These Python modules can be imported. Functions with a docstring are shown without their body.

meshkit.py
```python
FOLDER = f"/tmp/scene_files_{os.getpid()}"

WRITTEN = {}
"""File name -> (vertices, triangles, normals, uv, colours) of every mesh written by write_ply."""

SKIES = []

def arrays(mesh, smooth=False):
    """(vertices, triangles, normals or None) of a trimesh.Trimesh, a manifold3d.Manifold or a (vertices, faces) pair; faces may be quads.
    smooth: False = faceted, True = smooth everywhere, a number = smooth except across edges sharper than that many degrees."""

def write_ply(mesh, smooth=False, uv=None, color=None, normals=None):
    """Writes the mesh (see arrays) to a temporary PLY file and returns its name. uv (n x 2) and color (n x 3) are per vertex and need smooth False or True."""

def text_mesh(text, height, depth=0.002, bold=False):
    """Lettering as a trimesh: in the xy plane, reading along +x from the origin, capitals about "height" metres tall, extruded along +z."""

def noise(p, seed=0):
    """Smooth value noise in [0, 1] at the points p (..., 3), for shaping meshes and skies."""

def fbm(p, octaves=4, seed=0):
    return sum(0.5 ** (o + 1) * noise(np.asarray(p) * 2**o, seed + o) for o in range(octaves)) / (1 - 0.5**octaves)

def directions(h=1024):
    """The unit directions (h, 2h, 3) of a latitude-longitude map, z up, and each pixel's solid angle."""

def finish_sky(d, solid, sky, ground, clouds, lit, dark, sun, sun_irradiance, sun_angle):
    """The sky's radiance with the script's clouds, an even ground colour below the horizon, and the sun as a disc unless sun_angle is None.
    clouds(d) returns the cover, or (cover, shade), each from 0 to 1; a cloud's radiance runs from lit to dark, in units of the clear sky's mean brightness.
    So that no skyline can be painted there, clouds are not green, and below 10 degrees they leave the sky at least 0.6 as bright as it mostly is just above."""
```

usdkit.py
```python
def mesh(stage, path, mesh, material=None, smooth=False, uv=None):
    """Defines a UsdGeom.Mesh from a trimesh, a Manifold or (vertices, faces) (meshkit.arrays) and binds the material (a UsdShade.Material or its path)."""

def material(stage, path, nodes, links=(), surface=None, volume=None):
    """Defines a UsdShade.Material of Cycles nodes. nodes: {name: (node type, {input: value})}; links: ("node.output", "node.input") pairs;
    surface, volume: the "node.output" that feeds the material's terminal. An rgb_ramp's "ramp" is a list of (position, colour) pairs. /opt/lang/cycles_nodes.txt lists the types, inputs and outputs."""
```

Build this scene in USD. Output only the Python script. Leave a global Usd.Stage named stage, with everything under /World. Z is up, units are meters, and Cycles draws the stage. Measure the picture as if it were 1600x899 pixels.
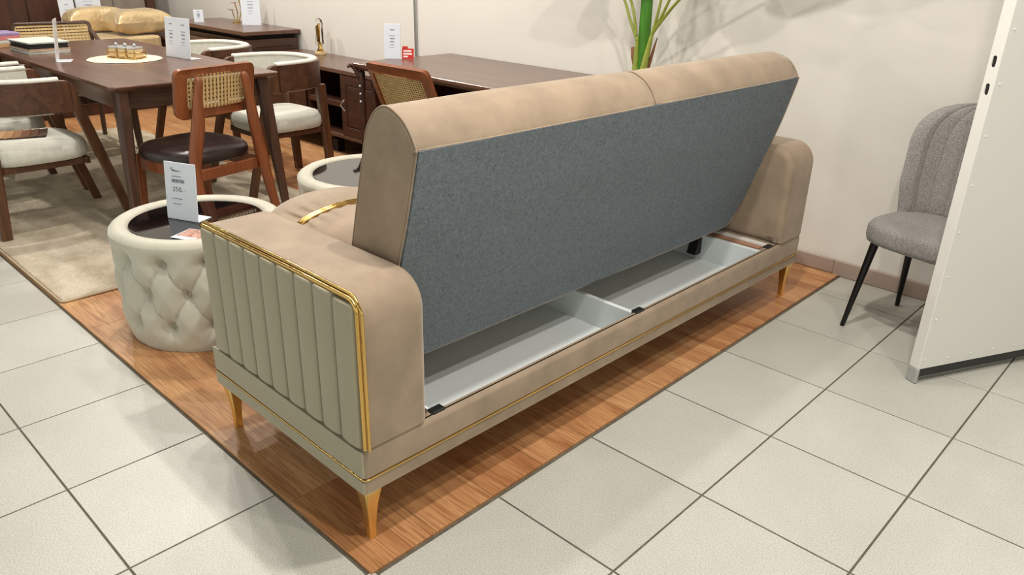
import math, random, numpy as np, trimesh, usdkit, meshkit
import manifold3d as m3
from shapely.geometry import Polygon, Point, box as sbox
from pxr import Usd, UsdGeom, UsdLux, UsdShade, Gf, Sdf
random.seed(7)
rng = np.random.default_rng(7)
stage = Usd.Stage.CreateInMemory()
UsdGeom.SetStageUpAxis(stage, 'Z'); UsdGeom.SetStageMetersPerUnit(stage, 1.0)
UsdGeom.Xform.Define(stage, '/World'); UsdGeom.Scope.Define(stage, '/World/Looks')

# ------------------------------------------------------------------ camera, light, exposure
CAM = np.array([0.7804, -1.2085, 1.3415]); YAW, PITCH, ROLL, FPX = math.radians(-43.191), math.radians(-23.4465), math.radians(1.5006), 1204.76
fw = np.array([math.cos(PITCH) * math.sin(YAW), math.cos(PITCH) * math.cos(YAW), math.sin(PITCH)])
rt = np.cross(fw, [0, 0, 1]); rt /= np.linalg.norm(rt); up = np.cross(rt, fw)
rt, up = math.cos(ROLL) * rt + math.sin(ROLL) * up, -math.sin(ROLL) * rt + math.cos(ROLL) * up
cam = UsdGeom.Camera.Define(stage, '/World/camera')
mm = np.eye(4); mm[:3, 0], mm[:3, 1], mm[:3, 2], mm[:3, 3] = rt, up, -fw, CAM
cam.AddTransformOp().Set(Gf.Matrix4d(*mm.T.ravel().tolist()))
cam.CreateHorizontalApertureAttr(36.0); cam.CreateFocalLengthAttr(36.0 * FPX / 1600); cam.CreateVerticalApertureAttr(36 * 899 / 1600)
cam.CreateClippingRangeAttr(Gf.Vec2f(.05, 100)); cam.CreateExposureAttr(0.0)

dome = UsdLux.DomeLight.Define(stage, '/World/ambient_light'); dome.CreateIntensityAttr(0.30); dome.CreateColorAttr(Gf.Vec3f(.95, 1, .91))
def spot(x, y, z, tx, ty, tz, power, r=.05, col=(1, .945, .872), cone=None):
    k = spot.n = getattr(spot, 'n', -1) + 1
    l = UsdLux.DiskLight.Define(stage, '/World/unseen_ceiling_light' + (f'_{k:03d}' if k else ''))
    l.CreateRadiusAttr(r); l.CreateIntensityAttr(power / (math.pi * r * r)); l.CreateColorAttr(Gf.Vec3f(*col))
    d = np.array([tx - x, ty - y, tz - z], float); d /= np.linalg.norm(d)
    a = np.cross([0, 1, .01], d); a /= np.linalg.norm(a); b = np.cross(-d, a)
    M = np.eye(4); M[:3, 0], M[:3, 1], M[:3, 2], M[:3, 3] = a, b, -d, (x, y, z)
    l.AddTransformOp().Set(Gf.Matrix4d(*M.T.ravel().tolist()))
    if cone: UsdLux.ShapingAPI.Apply(l.GetPrim()).CreateShapingConeAngleAttr(cone)
for a in [(-3.9, .35, 3.0, -3.9, .35, 0, 8.5), (-2.63, .42, 3.0, -2.63, .5, 0, 8.0), (-1.38, .24, 3.0, -1.38, .3, 0, 7.0), (-.11, .36, 3.0, -.11, .5, 0, 12.5), (1.15, .35, 3.0, 1.15, .4, 0, 6.5), (.63, -.2, 3.0, .5, 0, 0, 9.0),
          (-6.1, .9, 3.0, -5.7, 2.0, .9, 10.5), (-4.7, 1.0, 3.0, -4.4, 2.1, .8, 10.5), (-2.9, 1.15, 3.0, -2.6, 2.1, .8, 6.5), (-1.2, -1.6, 3.0, -1.2, -1.3, 0, 1.4), (-3.4, -1.5, 3.0, -3.2, -1.2, 0, 1.6)]:  # out-of-view lamps, placed to light the back wall and the front side
    spot(*a)

# ------------------------------------------------------------------ helpers
def lin(c):
    c = np.array(c, float) / 255
    return tuple(np.where(c <= .04045, c / 12.92, ((c + .055) / 1.055) ** 2.4))
def mat(name, color, rough=.5, metallic=0., var=0., vscale=8., vstretch=(1, 1, 1), color2=None, bump=0., bscale=200., bdist=.001, sheen=0., coat=0., spec=.5, speck=None, **kw):
    """A principled material: base colour varied by noise towards color2 (or darker), fine bump, sheen."""
    path = '/World/Looks/' + name
    nodes = {'g': ('geometry', {}), 'p': ('principled_bsdf', {'roughness': rough, 'metallic': metallic, 'sheen_weight': sheen, 'sheen_roughness': .35, 'coat_weight': coat, 'specular_ior_level': spec, **kw})}
    links = []
    c1 = lin(color); c2 = lin(color2) if color2 else tuple(x * (1 - var) for x in c1)
    if var or color2:
        nodes['m'] = ('mapping', {'scale': vstretch}); nodes['n'] = ('noise_texture', {'scale': vscale, 'detail': 5.0, 'roughness': .6})
        nodes['r'] = ('rgb_ramp', {'ramp': [(0, c2), (.34, c2), (.66, c1), (1, c1)]})
        links += [('g.position', 'm.vector'), ('m.vector', 'n.vector'), ('n.fac', 'r.fac')]
        last = 'r.color'
        if speck:
            nodes['v'] = ('noise_texture', {'scale': speck[0], 'detail': 1.0}); nodes['vr'] = ('rgb_ramp', {'ramp': [(0, (speck[1],) * 3), (speck[2], (speck[1],) * 3), (speck[2] + .06, (1, 1, 1)), (speck[3], (1, 1, 1)), (speck[3] + .05, (speck[4],) * 3), (1, (speck[4],) * 3)]})
            nodes['mx'] = ('mix', {'mix_type': 'multiply', 'fac': 1.0})
            links += [('g.position', 'v.vector'), ('v.fac', 'vr.fac'), ('r.color', 'mx.color1'), ('vr.color', 'mx.color2')]; last = 'mx.color'
        links.append((last, 'p.base_color'))
    else:
        nodes['p'][1]['base_color'] = c1
    if bump:
        nodes['bn'] = ('noise_texture', {'scale': bscale, 'detail': 3.0}); nodes['b'] = ('bump', {'strength': bump, 'distance': bdist})
        links += [('g.position', 'bn.vector'), ('bn.fac', 'b.height'), ('b.normal', 'p.normal')]
    return usdkit.material(stage, path, nodes, links, surface='p.BSDF')
def wood(name, c1, c2, along='x', rough=.4, scale=1.0, coat=0., loc=(0, 0, 0)):
    path = '/World/Looks/' + name; s = {'x': (1.3, 16, 16), 'y': (16, 1.3, 16), 'z': (16, 16, 1.3)}[along]
    nodes = {'g': ('geometry', {}), 'm': ('mapping', {'scale': tuple(q * scale for q in s), 'location': loc}), 'n': ('noise_texture', {'scale': 1.0, 'detail': 6.0, 'roughness': .62, 'distortion': .7}),
             'm2': ('mapping', {'scale': tuple(q * scale * 5 for q in s), 'location': loc}), 'n2': ('noise_texture', {'scale': 1.0, 'detail': 3.0}), 'mx': ('mix', {'mix_type': 'mix', 'fac': .3}),
             'r': ('rgb_ramp', {'ramp': [(0, lin(c2)), (.36, lin(c2)), (.62, lin(c1)), (1, lin(c1))]}), 'b': ('bump', {'strength': .12, 'distance': .001}), 'p': ('principled_bsdf', {'roughness': rough, 'coat_weight': coat, 'coat_roughness': .25})}
    links = [('g.position', 'm.vector'), ('m.vector', 'n.vector'), ('g.position', 'm2.vector'), ('m2.vector', 'n2.vector'), ('n.fac', 'mx.color1'), ('n2.fac', 'mx.color2'), ('mx.color', 'r.fac'), ('r.color', 'p.base_color'), ('n2.fac', 'b.height'), ('b.normal', 'p.normal')]
    return usdkit.material(stage, path, nodes, links, surface='p.BSDF')

used = {}
def uniq(parent, name):
    k = used.setdefault((parent, name), 0); used[(parent, name)] += 1
    return f'{parent}/{name}' + (f'_{k:03d}' if k else '')
def tag(prim, label=None, cat=None, group=None, kind=None):
    for k, v in (('label', label), ('category', cat), ('group', group), ('kind', kind)):
        if v: prim.SetCustomDataByKey(k, v)
    return prim
def thing(name, label=None, cat=None, loc=(0, 0, 0), rz=0., group=None, kind=None):
    x = UsdGeom.Xform.Define(stage, uniq('/World', name)); x.AddTranslateOp().Set(Gf.Vec3d(*map(float, loc))); x.AddRotateZOp().Set(float(rz))
    return tag(x.GetPrim(), label, cat, group, kind)
def obj(name, mesh, m, parent=None, smooth=35, label=None, cat=None, group=None, kind=None):
    p = usdkit.mesh(stage, uniq(str(parent.GetPath()) if parent else '/World', name), mesh, m, smooth)
    return tag(p.GetPrim(), label, cat, group, kind)
def dup(root, loc, rz, label, group=None):
    was = root.GetCustomData(); base = root.GetName()
    import re
    r = thing(re.sub(r'_\d{3}$', '', base), label, was['category'], loc, rz, group or was.get('group'))
    r.GetReferences().AddInternalReference(root.GetPath()); r.SetInstanceable(True)
    return r
def cat(*ms): return trimesh.util.concatenate([m for m in ms])
def T3(mesh, loc=(0, 0, 0), R=None):
    mesh = mesh.copy()
    if R is not None:
        M = np.eye(4); M[:3, :3] = R; mesh.apply_transform(M)
    mesh.apply_translation(loc); return mesh
def rot(ax, deg): return trimesh.transformations.rotation_matrix(math.radians(deg), ax)[:3, :3]
RX, RY, RZ = (lambda d: rot([1, 0, 0], d)), (lambda d: rot([0, 1, 0], d)), (lambda d: rot([0, 0, 1], d))
def cbox(x0, x1, y0, y1, z0, z1, c=.003):
    """A box with chamfered edges."""
    c = min(c, (x1 - x0) * .45, (y1 - y0) * .45, (z1 - z0) * .45); P = []
    for X, sx in ((x0, 1), (x1, -1)):
        for Y, sy in ((y0, 1), (y1, -1)):
            for Z, sz in ((z0, 1), (z1, -1)):
                P += [(X + sx * c, Y + sy * c, Z), (X + sx * c, Y, Z + sz * c), (X, Y + sy * c, Z + sz * c)]
    return trimesh.convex.convex_hull(np.array(P))
def hull(pts): return trimesh.convex.convex_hull(np.array(pts, float))
def loft(profile, layers, axes='xz', caps=True):
    """profile: closed 2-D points (counter-clockwise); layers: (position along the third axis, inward offset, [scale centre shift])."""
    p = np.array(profile, float); n = len(p)
    area = .5 * np.sum(p[:, 0] * np.roll(p[:, 1], -1) - np.roll(p[:, 0], -1) * p[:, 1])
    if area < 0: p = p[::-1]
    t = np.roll(p, -1, 0) - np.roll(p, 1, 0); t /= np.maximum(np.linalg.norm(t, axis=1, keepdims=True), 1e-9); nin = np.stack([-t[:, 1], t[:, 0]], 1)
    ia, ib = 'xyz'.index(axes[0]), 'xyz'.index(axes[1]); ic = 3 - ia - ib; V = []
    for L in layers:
        q = p + nin * L[1]
        if len(L) > 2: q = q + np.array(L[2])
        v = np.zeros((n, 3)); v[:, ia], v[:, ib], v[:, ic] = q[:, 0], q[:, 1], L[0]; V.append(v)
    V = np.vstack(V); F = []
    k = np.arange(n); k1 = (k + 1) % n
    for i in range(len(layers) - 1):
        a, b, c_, d = i * n + k, i * n + k1, (i + 1) * n + k1, (i + 1) * n + k
        F += [np.stack([a, b, c_], 1), np.stack([a, c_, d], 1)]
    if caps:
        tri = m3.triangulate([p.tolist()])
        tri = np.array(tri); F += [tri[:, ::-1], tri + (len(layers) - 1) * n]
    m = trimesh.Trimesh(V, np.vstack(F), process=False)
    if m.volume < 0: m.invert()
    return m
def rlayers(a, b, r, n=5, r2=None):
    """Layers along an axis from a to b, rounded at both ends with radius r."""
    r2 = r if r2 is None else r2; L = []
    for i in range(n + 1):
        th = math.pi / 2 * i / n
        if r > 0 or i == n: L.append((a + r * (1 - math.sin(th)) if False else a + r * (1 - math.cos(th)), r * (1 - math.sin(th))))
    R = []
    for i in range(n + 1):
        th = math.pi / 2 * i / n
        if r2 > 0 or i == n: R.append((b - r2 * (1 - math.cos(th)), r2 * (1 - math.sin(th))))
    return L + R[::-1]
def rrect(x0, x1, y0, y1, r, n=6):
    """Rounded rectangle points, counter-clockwise; r: one radius or four (from the lower left, counter-clockwise)."""
    r = (r,) * 4 if np.ndim(r) == 0 else r; P = []
    for (cx, cy, a0), q in zip(((x0 + r[0], y0 + r[0], 180), (x1 - r[1], y0 + r[1], 270), (x1 - r[2], y1 - r[2], 0), (x0 + r[3], y1 - r[3], 90)), r):
        for i in range(n + 1):
            a = math.radians(a0 + 90 * i / n); P.append((cx + q * math.cos(a), cy + q * math.sin(a)))
    return np.array(P)
def dense(p, step):
    out = []
    for a, b in zip(p, np.roll(p, -1, 0)):
        k = max(1, int(np.linalg.norm(b - a) / step)); out += [a + (b - a) * i / k for i in range(k)]
    return np.array(out)
def spline(P, n=40, closed=False):
    P = np.array(P, float); k = len(P); out = []
    segs = k if closed else k - 1
    for i in range(segs):
        g = (lambda j: P[j % k]) if closed else (lambda j: P[min(max(j, 0), k - 1)])
        p0, p1, p2, p3 = g(i - 1), g(i), g(i + 1), g(i + 2); m = max(2, n // segs)
        for t in np.arange(m) / m:
            out.append(.5 * (2 * p1 + (p2 - p0) * t + (2 * p0 - 5 * p1 + 4 * p2 - p3) * t * t + (3 * p1 - p0 - 3 * p2 + p3) * t ** 3))
    if not closed: out.append(P[-1])
    return np.array(out)
def tube(path, r, n=8, flat=(1., 1.), closed=False, upv=(0, 0, 1)):
    """A tube along path; r: a radius or one per point; flat: scales across the two directions (side, up)."""
    P = np.array(path, float); r = np.broadcast_to(r, len(P)); k = len(P)
    t = np.roll(P, -1, 0) - np.roll(P, 1, 0)
    if not closed: t[0], t[-1] = P[1] - P[0], P[-1] - P[-2]
    t /= np.linalg.norm(t, axis=1, keepdims=True); V = []
    u0 = np.array(upv, float)
    for p, d, q in zip(P, t, r):
        a = np.cross(d, u0)
        if np.linalg.norm(a) < .05: a = np.cross(d, [0, 1, .1])
        a /= np.linalg.norm(a); b = np.cross(a, d)
        th = np.arange(n) * 2 * math.pi / n
        V.append(p + q * (np.cos(th)[:, None] * a * flat[0] + np.sin(th)[:, None] * b * flat[1]))
    V = np.vstack(V); F = []; i = np.arange(n); i1 = (i + 1) % n
    for s in range(k if closed else k - 1):
        A, B = s * n, ((s + 1) % k) * n
        F += [np.stack([A + i, A + i1, B + i1], 1), np.stack([A + i, B + i1, B + i], 1)]
    if not closed:
        V = np.vstack([V, P[0], P[-1]]); c0, c1 = len(V) - 2, len(V) - 1; e = (k - 1) * n
        F += [np.stack([i1, i, np.full(n, c0)], 1), np.stack([e + i, e + i1, np.full(n, c1)], 1)]
    m = trimesh.Trimesh(V, np.vstack(F), process=False)
    if m.volume < 0: m.invert()
    return m
def lathe(prof, n=40, loc=(0, 0, 0)):
    """prof: (radius, z) from the bottom axis to the top axis."""
    prof = np.array(prof, float); k = len(prof); th = np.arange(n) * 2 * math.pi / n
    V = np.stack([np.outer(prof[:, 0], np.cos(th)), np.outer(prof[:, 0], np.sin(th)), np.repeat(prof[:, 1:2], n, 1)], -1).reshape(-1, 3); F = []; i = np.arange(n); i1 = (i + 1) % n
    for s in range(k - 1): F += [np.stack([s * n + i, s * n + i1, (s + 1) * n + i1], 1), np.stack([s * n + i, (s + 1) * n + i1, (s + 1) * n + i], 1)]
    m = trimesh.Trimesh(V + np.array(loc), np.vstack(F), process=False)
    return m
def grid_solid(fn, fn2, nu, nv):
    """A closed thin solid between two surfaces fn(u, v) and fn2(u, v), u and v in [0, 1]."""
    u, v = np.meshgrid(np.linspace(0, 1, nu + 1), np.linspace(0, 1, nv + 1), indexing='ij'); A, B = fn(u, v), fn2(u, v); w = nv + 1
    V = np.vstack([A.reshape(-1, 3), B.reshape(-1, 3)]); o = (nu + 1) * w; F = []
    i, j = np.meshgrid(np.arange(nu), np.arange(nv), indexing='ij'); a = (i * w + j).ravel(); b, c_, d = a + w, a + w + 1, a + 1
    F += [np.stack([a, b, c_], 1), np.stack([a, c_, d], 1), o + np.stack([a, c_, b], 1), o + np.stack([a, d, c_], 1)]
    def rim(idx):
        x, y = idx[:-1], idx[1:]; F.extend([np.stack([x, o + x, o + y], 1), np.stack([x, o + y, y], 1)])
    ii, jj = np.arange(nu + 1), np.arange(nv + 1)
    rim(ii * w); rim((ii * w + nv)[::-1]); rim(jj[::-1]); rim(nu * w + jj)
    m = trimesh.Trimesh(V, np.vstack(F), process=False)
    if m.volume < 0: m.invert()
    return m
def frust(a, b, wa, wb):
    """A plank between two points with section sizes (along x, along y) at each end."""
    a, b = np.array(a, float), np.array(b, float); P = []
    for p, w in ((a, wa), (b, wb)):
        c = min(w) * .18
        for sx in (-1, 1):
            for sy in (-1, 1):
                P += [p + (sx * (w[0] / 2 - c), sy * w[1] / 2, 0), p + (sx * w[0] / 2, sy * (w[1] / 2 - c), 0)]
    return hull(P)
def to_manifold(m): return m3.Manifold(m3.Mesh(np.asarray(m.vertices, np.float32), np.asarray(m.faces, np.uint32)))
def clean(m):
    m = trimesh.Trimesh(m.vertices, m.faces, process=True); m.merge_vertices(); return m
def cut(a, *bs):
    A = to_manifold(clean(a))
    for b in bs: A = A - to_manifold(clean(b))
    r = A.to_mesh(); return trimesh.Trimesh(r.vert_properties[:, :3], r.tri_verts, process=False)
def pillow(a, b, c, n=28, e=.42, pinch=.0):
    """A stuffed cushion, half sizes a, b, thickness c, with a seam around its rim."""
    s = np.linspace(-1, 1, n + 1)
    def top(u, v, sg):
        x, y = 2 * u - 1, 2 * v - 1; h = ((1 - x ** 4) * (1 - y ** 4)).clip(0) ** e
        sh = 1 - pinch * (1 - np.abs(x)) ** 1.5 * np.abs(y) ** 3, 1 - pinch * (1 - np.abs(y)) ** 1.5 * np.abs(x) ** 3
        return np.stack([a * x * sh[1], b * y * sh[0], sg * c * h], -1)
    return grid_solid(lambda u, v: top(u, v, -1), lambda u, v: top(u, v, 1), n, n)

# ------------------------------------------------------------------ materials
M = dict(
    tile=[mat(f'floor_tile_{k}', c, .42, var=.05, vscale=3, color2=tuple(x - 8 for x in c), speck=(280., .80, .42, .60, 1.07), bump=.15, bscale=300) for k, c in enumerate(((197, 195, 186), (200, 198, 189), (194, 192, 182)))],
    grout=mat('grout', (104, 97, 84), .9, var=.3, vscale=30), wall=mat('wall_paint', (222, 217, 209), .55, var=.02, vscale=3, bump=.05, bscale=120), ceil=mat('ceiling_paint', (120, 117, 112), .8),
    base=mat('skirting', (166, 146, 134), .5), steel=mat('bright_steel', (232, 230, 226), .3, .7), alu=mat('aluminium', (190, 190, 190), .35, .8), white=mat('white_lacquer', (222, 218, 212), .35, bump=.03, bscale=40),
    velvet=mat('taupe_velvet', (160, 140, 119), .62, color2=(142, 124, 105), var=.2, vscale=9, sheen=.5, bump=.12, bscale=500, sheen_tint=(1, .93, .84), spec=.25),
    rib=mat('velvet_in_cool_light', (160, 151, 128), .48, var=.04, vscale=10, bump=.06, bscale=600, sheen=.15),  # same velvet as the sofa; the sage tint paints in cool light
    gray=mat('grey_backing_cloth', (120, 126, 131), .95, color2=(104, 110, 115), var=.2, vscale=90, bump=.25, bscale=350, speck=(260., .55, .33, .68, 1.18), spec=.1),
    gold=mat('polished_gold', (214, 176, 104), .17, 1.), leggold=mat('leg_gold', (240, 212, 136), .24, 1.), board=mat('white_board', (222, 228, 228), .55, spec=.25), chip=mat('raw_chipboard', (180, 132, 106), .8, var=.2, vscale=60), black=mat('black_plastic', (22, 22, 23), .45),
    cream=mat('cream_velvet', (196, 192, 176), .55, var=.08, vscale=9, sheen=.4, bump=.1, bscale=500, spec=.3), glass=mat('black_glass', (10, 10, 12), .04, coat=.5),
    seat=mat('cream_boucle', (212, 210, 198), .9, var=.12, vscale=40, sheen=.3, bump=.4, bscale=260), leather=mat('brown_leather', (42, 28, 26), .34, bump=.08, bscale=150),
    gchair=mat('grey_woven_fabric', (166, 162, 159), .95, color2=(110, 107, 104), var=.3, vscale=330, vstretch=(1, 1, .6), bump=.5, bscale=260, sheen=.2, spec=.2), metal=mat('black_metal', (20, 19, 19), .4, .3),
    paper=mat('paper', (214, 219, 228), .6), acrylic=mat('clear_acrylic', (225, 228, 234), .12), ink=mat('ink', (84, 86, 94), .7), pale_ink=mat('pale_ink', (142, 145, 160), .7), red=mat('red_card', (196, 40, 34), .5), whiteink=mat('white_print', (240, 225, 220), .6),
    rug=mat('worn_rug', (204, 192, 172), .95, color2=(170, 156, 134), var=.3, vscale=4.5, vstretch=(1, 1.8, 1), bump=.5, bscale=220, speck=(150., .86, .38, .64, 1.06), spec=.1), rugedge=mat('rug_binding', (186, 166, 138), .9),
    cane=mat('woven_cane', (208, 178, 124), .55, var=.15, vscale=40), satin=mat('gold_satin', (220, 194, 148), .32, .25, sheen=.4, var=.1, vscale=12, bump=.6, bscale=16, bdist=.02), mat_=mat('woven_placemat', (230, 212, 178), .6, 0., bump=.3, bscale=300),
    walnut=wood('dark_walnut_x', (106, 72, 55), (74, 49, 37), 'x', .30, coat=.35), walnutz=wood('dark_walnut_z', (84, 56, 42), (52, 34, 26), 'z', .38), walnuty=wood('dark_walnut_y', (88, 60, 46), (56, 38, 28), 'y', .35),  # walnut: base lightened to stand in for wall reflections on the tops
    arm=wood('walnut_frame', (104, 66, 40), (66, 40, 24), 'z', .4), armx=wood('walnut_rail', (92, 58, 38), (60, 36, 24), 'x', .4), cherry=wood('cherry_wood', (140, 78, 42), (108, 56, 28), 'z', .36), mahog=wood('mahogany', (78, 44, 30), (46, 25, 18), 'x', .36),
    brown=wood('wardrobe_wood', (82, 46, 30), (54, 30, 20), 'z', .4), dark=mat('black_and_recess_shade', (20, 14, 12), .7), greyfab=mat('grey_velvet', (142, 130, 118), .7, var=.2, vscale=14, sheen=.5), glassc=mat('clear_dome', (255, 255, 255), .02, transmission_weight=1.0, ior=1.45),  # dark: black folder colour, and shade painted into recesses and slots
    stem=mat('green_stem', (66, 128, 26), .4, var=.3, vscale=20, vstretch=(3, 3, .5)), stalk=mat('pale_stalk', (150, 160, 66), .45, var=.25, vscale=30, vstretch=(3, 3, .6)), leaf=mat('leaf', (40, 92, 36), .4, var=.3, vscale=10), husk=mat('brown_husk', (142, 96, 66), .8, var=.4, vscale=60), pot=mat('pot', (210, 205, 198), .4), soil=mat('soil', (50, 38, 28), .95),
    flyer=mat('flyer_print', (222, 180, 160), .4, color2=(150, 96, 84), var=.3, vscale=60), ivory=mat('ivory_cloth', (200, 204, 192), .7, var=.05), pink=mat('pink_sample', (206, 120, 120), .6), purple=mat('purple_sample', (150, 130, 170), .5), tan=mat('tan_board', (190, 150, 110), .6))
def oak(name, c1, c2, c3, loc):
    nodes = {'g': ('geometry', {}), 'm': ('mapping', {'scale': (1.1, 6.5, 6.5), 'location': loc}), 'n': ('noise_texture', {'scale': 1.0, 'detail': 6.0, 'roughness': .6, 'distortion': 1.6}), 'r': ('rgb_ramp', {'ramp': [(0, lin(c2)), (.38, lin(c2)), (.62, lin(c1)), (1, lin(c1))]}),
             'm2': ('mapping', {'scale': (7, 190, 190), 'location': loc}), 'n2': ('noise_texture', {'scale': 1.0, 'detail': 3.0}), 'r2': ('rgb_ramp', {'ramp': [(0, lin(c3)), (.40, lin(c3)), (.52, (1, 1, 1)), (1, (1, 1, 1))]}), 'mx': ('mix', {'mix_type': 'multiply', 'fac': .42}),
             'b': ('bump', {'strength': .1, 'distance': .0006}), 'p': ('principled_bsdf', {'roughness': .42})}
    return usdkit.material(stage, '/World/Looks/' + name, nodes, [('g.position', 'm.vector'), ('m.vector', 'n.vector'), ('n.fac', 'r.fac'), ('g.position', 'm2.vector'), ('m2.vector', 'n2.vector'), ('n2.fac', 'r2.fac'), ('r.color', 'mx.color1'), ('r2.color', 'mx.color2'), ('mx.color', 'p.base_color'), ('n2.fac', 'b.height'), ('b.normal', 'p.normal')], surface='p.BSDF')
plank_mats = [oak(f'oak_plank_{k}', c1, c2, (150, 112, 84), (3.1 * k, 1.7 * k, 0)) for k, (c1, c2) in enumerate((((200, 148, 101), (172, 118, 75)), ((205, 155, 108), (178, 124, 81)), ((195, 142, 95), (166, 111, 69)), ((209, 160, 112), (182, 129, 85))))]

# ------------------------------------------------------------------ the setting
WY = 2.262; ZW = .006; XE, YE = -.392, -.413
fl = thing('floor', 'pale speckled square floor tiles around a laid area of oak laminate planks', 'floor', kind='structure')
obj('grout_bed', cbox(-7.6, 4.0, -4.0, 2.4, -.12, -.0025), M['grout'], fl, False)
def slab(x0, x1, y0, y1, z1, h, c):
    x = [(x0, x1, y0, y1, z1 - h), (x0, x1, y0, y1, z1 - c), (x0 + c, x1 - c, y0 + c, y1 - c, z1)]; V = []
    for a, b, c_, d, z in x: V += [(a, c_, z), (b, c_, z), (b, d, z), (a, d, z)]
    F = []
    for s in (0, 4):
        for k in range(4): a, b = s + k, s + (k + 1) % 4; F += [(a, b, b + 4), (a, b + 4, a + 4)]
    F += [(8, 9, 10), (8, 10, 11)]
    return trimesh.Trimesh(np.array(V, float), np.array(F), process=False)
TX, TY, J = .4032, .40, .0027
for i in range(-6, 6):
    for j in range(-14, 7):
        x0, x1, y0, y1 = j * TX + J, (j + 1) * TX - J, i * TY + J, (i + 1) * TY - J
        y1 = min(y1, WY - .004)
        if x0 < XE and y1 > YE and not (x1 > XE + .03 and y0 < YE - .03):   # cut at the laminate's edge
            if x1 > XE + .03 and y0 > YE - .03: x0 = XE + .011
            elif y0 < YE - .03: y1 = YE - .009
            else: continue
            if x0 < XE and x1 > XE and y1 > YE: continue
        if x1 - x0 < .02 or y1 - y0 < .02: continue
        obj('tile', slab(x0, x1, y0, y1, 0, .0025, .0008), M['tile'][rng.integers(3)], fl, False)
for r in range(14):
    y0 = YE + .2 * r; off = (-.747, -.30, -1.1, -.55, -1.3)[r % 5]
    xs = [XE] + [off - 1.4 * k for k in range(6) if off - 1.4 * k < XE - .05]; xs = [x for x in xs if x > -7.3] + [-7.3]
    for a, b in zip(xs[1:], xs[:-1]):
        obj('plank', slab(a + .0006, b - .0006, y0 + .0006, min(y0 + .1994, WY - .002), ZW, .0085, .0009), plank_mats[rng.integers(4)], fl, False)
obj('wall_back', cbox(-7.6, 3.2, WY, WY + .12, -.12, 3.2), M['wall'], smooth=False, label='long off-white showroom wall behind the furniture', kind='structure')
obj('wall_left', cbox(-7.72, -7.6, -4, 2.4, -.12, 3.2), M['wall'], smooth=False, label='off-white wall at the far left end of the showroom', kind='structure')
obj('ceiling', cbox(-7.7, 4, -4, 2.4, 3.2, 3.3), M['ceil'], smooth=False, label='unseen showroom ceiling, kept grey to limit bounced light', kind='structure')  # out of view; its dark grey limits bounced light
obj('baseboard_back', cat(cbox(XE - .03, 3.2, WY - .014, WY, .0, .075, .004), cbox(-7.6, XE - .03, WY - .014, WY, ZW, .075, .004)), M['base'], smooth=False, label='low brown-grey skirting along the back wall', kind='structure')
obj('trim_1', cat(cbox(-3.432, -3.414, WY - .007, WY, .08, 3.2, .002), cbox(-3.410, -3.400, WY - .012, WY, .08, 3.2, .003)), M['alu'], smooth=False, label='slim vertical metal joint strip on the back wall', kind='structure')

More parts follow.
